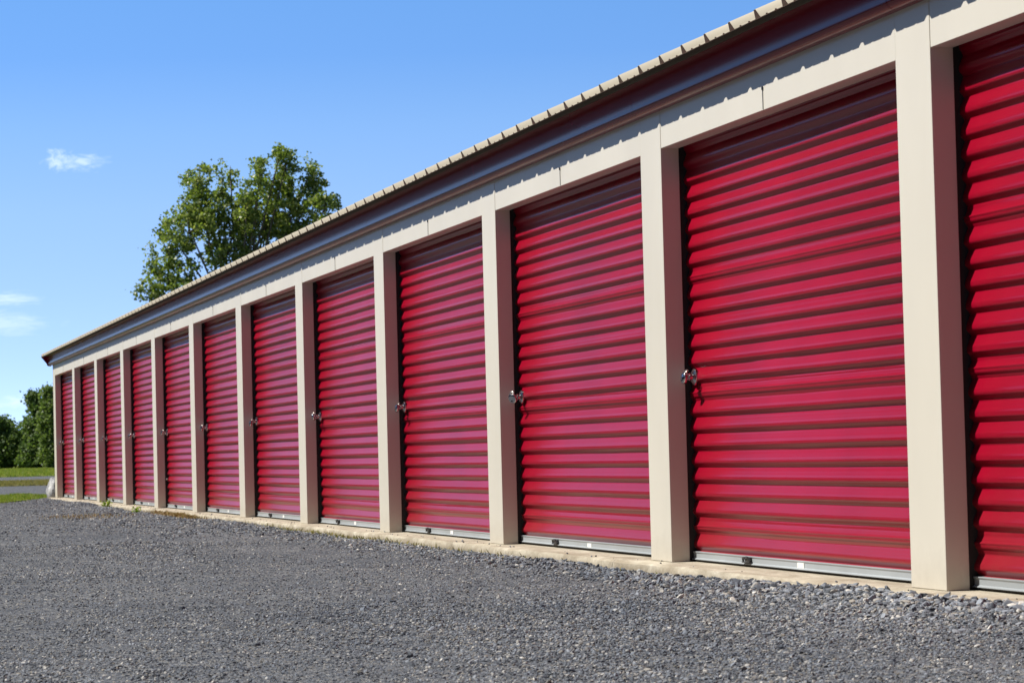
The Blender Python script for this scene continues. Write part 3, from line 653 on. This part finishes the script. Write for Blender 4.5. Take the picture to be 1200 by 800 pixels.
def tree(name, base, blobs, leafm, nclump, nleaf, lsize, csize, label, group, trunk_r, seed, cat='tree'):
    """base: world (x,y,z). blobs: (right, up, depth, rx, rz, rdepth) metres; right = across the line of sight"""
    rg = np.random.default_rng(seed); random.seed(seed)
    root = empty(name, base); tag(root, label, cat, group)
    d = Vector((base[0] - CAMX, base[1] - CAMY, 0)).normalized(); rv = Vector((d.y, -d.x, 0)); 
    if rv.y < 0: rv = -rv            # right in the photograph is +Y
    rvn = np.array(rv); dn = np.array(d); up = np.array((0, 0, 1.))
    vol = np.array([b_[3] * b_[4] * b_[5] for b_ in blobs]) ** .68; vol /= vol.sum()
    bi = rg.choice(len(blobs), nclump, p=vol); B = np.array(blobs)[bi]
    u = rg.normal(size=(nclump, 3)); u /= np.linalg.norm(u, axis=1)[:, None]; rad = rg.random(nclump) ** (1 / 2.2)
    loc = B[:, :3] + u * rad[:, None] * np.stack([B[:, 3], B[:, 4], B[:, 5]], 1)   # right, up, depth
    Cw = loc[:, 0:1] * rvn + loc[:, 1:2] * up + loc[:, 2:3] * dn
    # trunk and limbs
    bm = bmesh.new(); zc = min(b_[1] - b_[4] for b_ in blobs)
    top = max(blobs, key=lambda q: q[1]); fork = max(.8, zc + .3)
    add_tube(bm, [(0, 0, -.2), (.03, .02, fork * .5), (0, 0, fork)], [trunk_r * 1.3, trunk_r, trunk_r * .85], 10)
    for b_ in blobs:
        e = Vector(b_[0] * rvn + b_[1] * up + b_[2] * dn); s_ = Vector((0, 0, fork * random.uniform(.8, 1)))
        mid = s_.lerp(e, .5) + Vector((random.gauss(0, .1), random.gauss(0, .1), .1 * (e - s_).length)); tipz = e + Vector((0, 0, b_[4] * .6))
        add_tube(bm, [s_, s_.lerp(mid, .5), mid, e, tipz], [trunk_r * .42, trunk_r * .27, trunk_r * .17, trunk_r * .09, trunk_r * .03], 7)
    sel = rg.choice(nclump, min(nclump, 160), replace=False)
    for k_ in sel:
        e = Vector(Cw[k_]); b_ = blobs[bi[k_]]; s_ = Vector(b_[0] * rvn + b_[1] * up + b_[2] * dn) + Vector((0, 0, -.3 * b_[4]))
        add_tube(bm, [s_, s_.lerp(e, .5) + Vector((0, 0, .08 * (e - s_).length)), e], [trunk_r * .12, trunk_r * .08, trunk_r * .03], 5)
    obj('trunk', bm, M_BARK, root, True)
    # leaves: clumps of leaf-sized quads
    sz = csize * rg.uniform(.55, 1.35, nclump)
    N = nclump * nleaf; ci_ = np.repeat(np.arange(nclump), nleaf)
    off = rg.normal(size=(N, 3)) * .5 * sz[ci_][:, None]; off[:, 2] *= .8
    P0 = Cw[ci_] + off; P0 = P0[P0[:, 2] > .05]; N = len(P0)
    a = rg.normal(size=(N, 3)); a[:, 2] *= .6; a /= np.linalg.norm(a, axis=1)[:, None]
    c_ = rg.normal(size=(N, 3)); bb = np.cross(a, c_); bb /= np.linalg.norm(bb, axis=1)[:, None]
    ls = lsize * rg.uniform(.6, 1.3, N)[:, None]; a = a * ls; bb = bb * ls * .42
    fold = np.cross(a, bb); fold /= np.linalg.norm(fold, axis=1)[:, None]; fold = fold * ls * .12
    V = np.stack([P0 - a * .5, P0 + bb + fold, P0 + a * .5, P0 - bb + fold], 1).reshape(-1, 3); F = np.arange(N * 4).reshape(N, 4)
    np_mesh('crown', V, F, leafm, root)
    return root
# unseen wood added round south and east: mirrored in the eave, darkens post shade
PL = np.array([(-640, -44), (-300, -38), (-45, -27), (25, -25), (40, -17), (46, 0), (47, 45)], float)
sg = np.diff(PL, axis=0); ln_ = np.hypot(sg[:, 0], sg[:, 1]); cum = np.concatenate([[0], np.cumsum(ln_)])
def along(t):
    i = np.clip(np.searchsorted(cum, t) - 1, 0, len(ln_) - 1); f = (t - cum[i]) / ln_[i]; p = PL[i] + sg[i] * f[:, None]
    nv = np.stack([sg[i][:, 1], -sg[i][:, 0]], 1) / ln_[i][:, None]; return p, nv
def wood_h(t): return 9.4 + 3.2 * (vnoise(t * .12, t * 0, 62) - .3) + 1.6 * (vnoise(t * .5, t * 0, 63) - .5)
n = 110000; w_ = RNG.random(n); t_ = np.where(w_ < .45, RNG.uniform(cum[2], cum[-1], n), cum[2] * (1 - RNG.random(n) ** 1.5)); p, nv = along(t_)
u_ = RNG.random(n); off = RNG.random(n) * 5 - 1.2 + 1.5 * (vnoise(t_ * .3, u_ * 4, 64) - .5)
P0 = np.column_stack([p + nv * off[:, None], .1 + wood_h(t_) * u_ ** .8])
a = RNG.normal(size=(n, 3)); a /= np.linalg.norm(a, axis=1)[:, None]; c_ = RNG.normal(size=(n, 3)); bb = np.cross(a, c_); bb /= np.linalg.norm(bb, axis=1)[:, None]
ls = np.where(t_ > cum[2] - 60, .30, .75)[:, None] * RNG.uniform(.7, 1.3, n)[:, None]
V = np.stack([P0 - a * ls, P0 + bb * ls * .6, P0 + a * ls, P0 - bb * ls * .6], 1).reshape(-1, 3); F = np.arange(n * 4).reshape(n, 4)
tt = np.arange(0, cum[-1], 1.0); p, nv = along(tt); hb = wood_h(tt) * .86; k = len(tt)      # solid core of the added wood behind the outer leaves
rows_ = [np.column_stack([p + nv * o, z_]) for o, z_ in ((.6, hb * 0 - .2), (.9, hb * .7), (2.2, hb), (4.5, hb * .9), (5.5, hb * 0 - .2))]
o0 = len(V); V = np.concatenate([V] + rows_); ar_ = np.arange(k - 1)
for q in range(4): F = np.concatenate([F, np.stack([o0 + q * k + ar_, o0 + q * k + ar_ + 1, o0 + (q + 1) * k + ar_ + 1, o0 + (q + 1) * k + ar_], 1)])
M_ADDED_WOOD = leaf_mat('added_wood_leaf', [(0, (.014, .024, .010)), (1, (.026, .042, .016))], .05, .8)
tag(np_mesh('added_woodland', V, F, M_ADDED_WOOD), 'added unseen dark green wood round the yard, mirrored in the glossy eave trim and blocking low sky', 'added_woodland', kind='stuff')
PXT = 130 / 3412.57 * 1.004   # metres per photo pixel at the poplar
def bl(x, y, rx, ry, dep=0, x0=280, y0=547):
    rx *= .98; ry *= 1.12
    return ((x - x0) * PXT, (y0 - y) * PXT, dep, rx * PXT, ry * PXT, max(rx, ry) * PXT * .9)
BL = [bl(232, 215, 20, 26), bl(262, 212, 13, 24, 1), bl(245, 245, 40, 24), bl(222, 262, 36, 24, -1), bl(200, 290, 30, 22), bl(262, 290, 38, 40), bl(188, 316, 22, 16, 1), bl(176, 336, 20, 14),
      bl(225, 325, 40, 26), bl(337, 190, 14, 24), bl(322, 218, 26, 28, 1), bl(306, 205, 12, 20, -1), bl(345, 235, 34, 32), bl(372, 215, 15, 24), bl(380, 245, 15, 18, -1), bl(312, 262, 36, 34, 1), bl(290, 240, 14, 28, -1), bl(345, 275, 34, 22),
      bl(232, 360, 46, 30), bl(290, 340, 46, 40), bl(180, 365, 22, 22), bl(340, 320, 38, 34), bl(282, 400, 60, 40), bl(286, 262, 16, 40), bl(236, 200, 7, 16), bl(272, 200, 6, 14), bl(330, 178, 8, 14), bl(366, 196, 7, 14), bl(306, 196, 6, 14), bl(196, 262, 8, 14), bl(392, 236, 6, 10)]
tree('poplar_tree', (-118.5, 15.0, 0), BL, M_COTTON, 1420, 30, .150, .27, 'large leafy poplar with two green domes of foliage rising behind the building roof', None, .30, 5)
def far(pxs, dist, blobs, m, seed, label, ncl, name='broadleaf_tree'):
    k = dist / 3412.57; dv = M3 @ Vector((pxs - 600, 0, -3412.57)); dv.z = 0; dv.normalize()
    bx, by = CAMX + dv.x * dist, CAMY + dv.y * dist; gz = float(ground_z(bx, by)); ybase = 546
    BB = [((x - pxs) * k, (ybase - y) * k, dep, rx * k, ry * k, max(rx, ry) * k) for (x, y, rx, ry, dep) in blobs]
    BB += [(b_[0] + b_[3] * q * .7, b_[1] + b_[4] * (.75 - abs(q) * .35), b_[2], b_[3] * .28, b_[4] * .42, b_[5] * .4) for b_ in BB[:4] for q in (-.8, -.1, .55)]
    tree(name, (bx, by, gz), BB, m, int(ncl * 1.35), 30, .27, .46, label, 'trees at the far edge of the field', .16, seed)
far(-6, 252, [(-8, 500, 14, 14, 0), (6, 498, 10, 11, 1), (-10, 520, 18, 22, 0), (8, 518, 14, 22, 0), (0, 535, 20, 10, 0)], M_FAR1, 21, 'dark rounded tree cut by the left edge of the photo beyond the field', 260)
far(24, 258, [(22, 518, 12, 14, 0), (30, 515, 10, 12, 0), (20, 532, 16, 14, 0), (33, 530, 12, 14, 0)], M_FAR2, 22, 'low bushy tree filling the gap between the two taller far trees', 200)
far(42, 250, [(38, 466, 7, 8, 0), (42, 480, 10, 12, 0), (34, 496, 9, 8, 1), (43, 505, 15, 18, 0), (40, 525, 18, 18, 0), (36, 537, 20, 8, 0)], M_FAR1, 23, 'tall tree with a ragged top just left of the far building corner', 300)
far(58, 246, [(55, 460, 8, 8, 0), (60, 474, 12, 13, 0), (66, 466, 9, 10, 1), (58, 495, 14, 18, 0), (60, 520, 16, 20, 0), (62, 536, 18, 10, 0)], M_FAR2, 24, 'tallest of the far trees, partly hidden behind the far building corner', 300)
far(-48, 256, [(-48, 492, 14, 16, 0), (-42, 510, 18, 20, 0), (-56, 520, 18, 22, 0)], M_FAR1, 25, 'far tree outside the left edge of the photo at the field edge', 200)
far(96, 262, [(96, 488, 14, 16, 0), (88, 508, 18, 20, 0), (100, 520, 18, 22, 0)], M_FAR1, 26, 'far tree hidden behind the storage building at the field edge', 200)
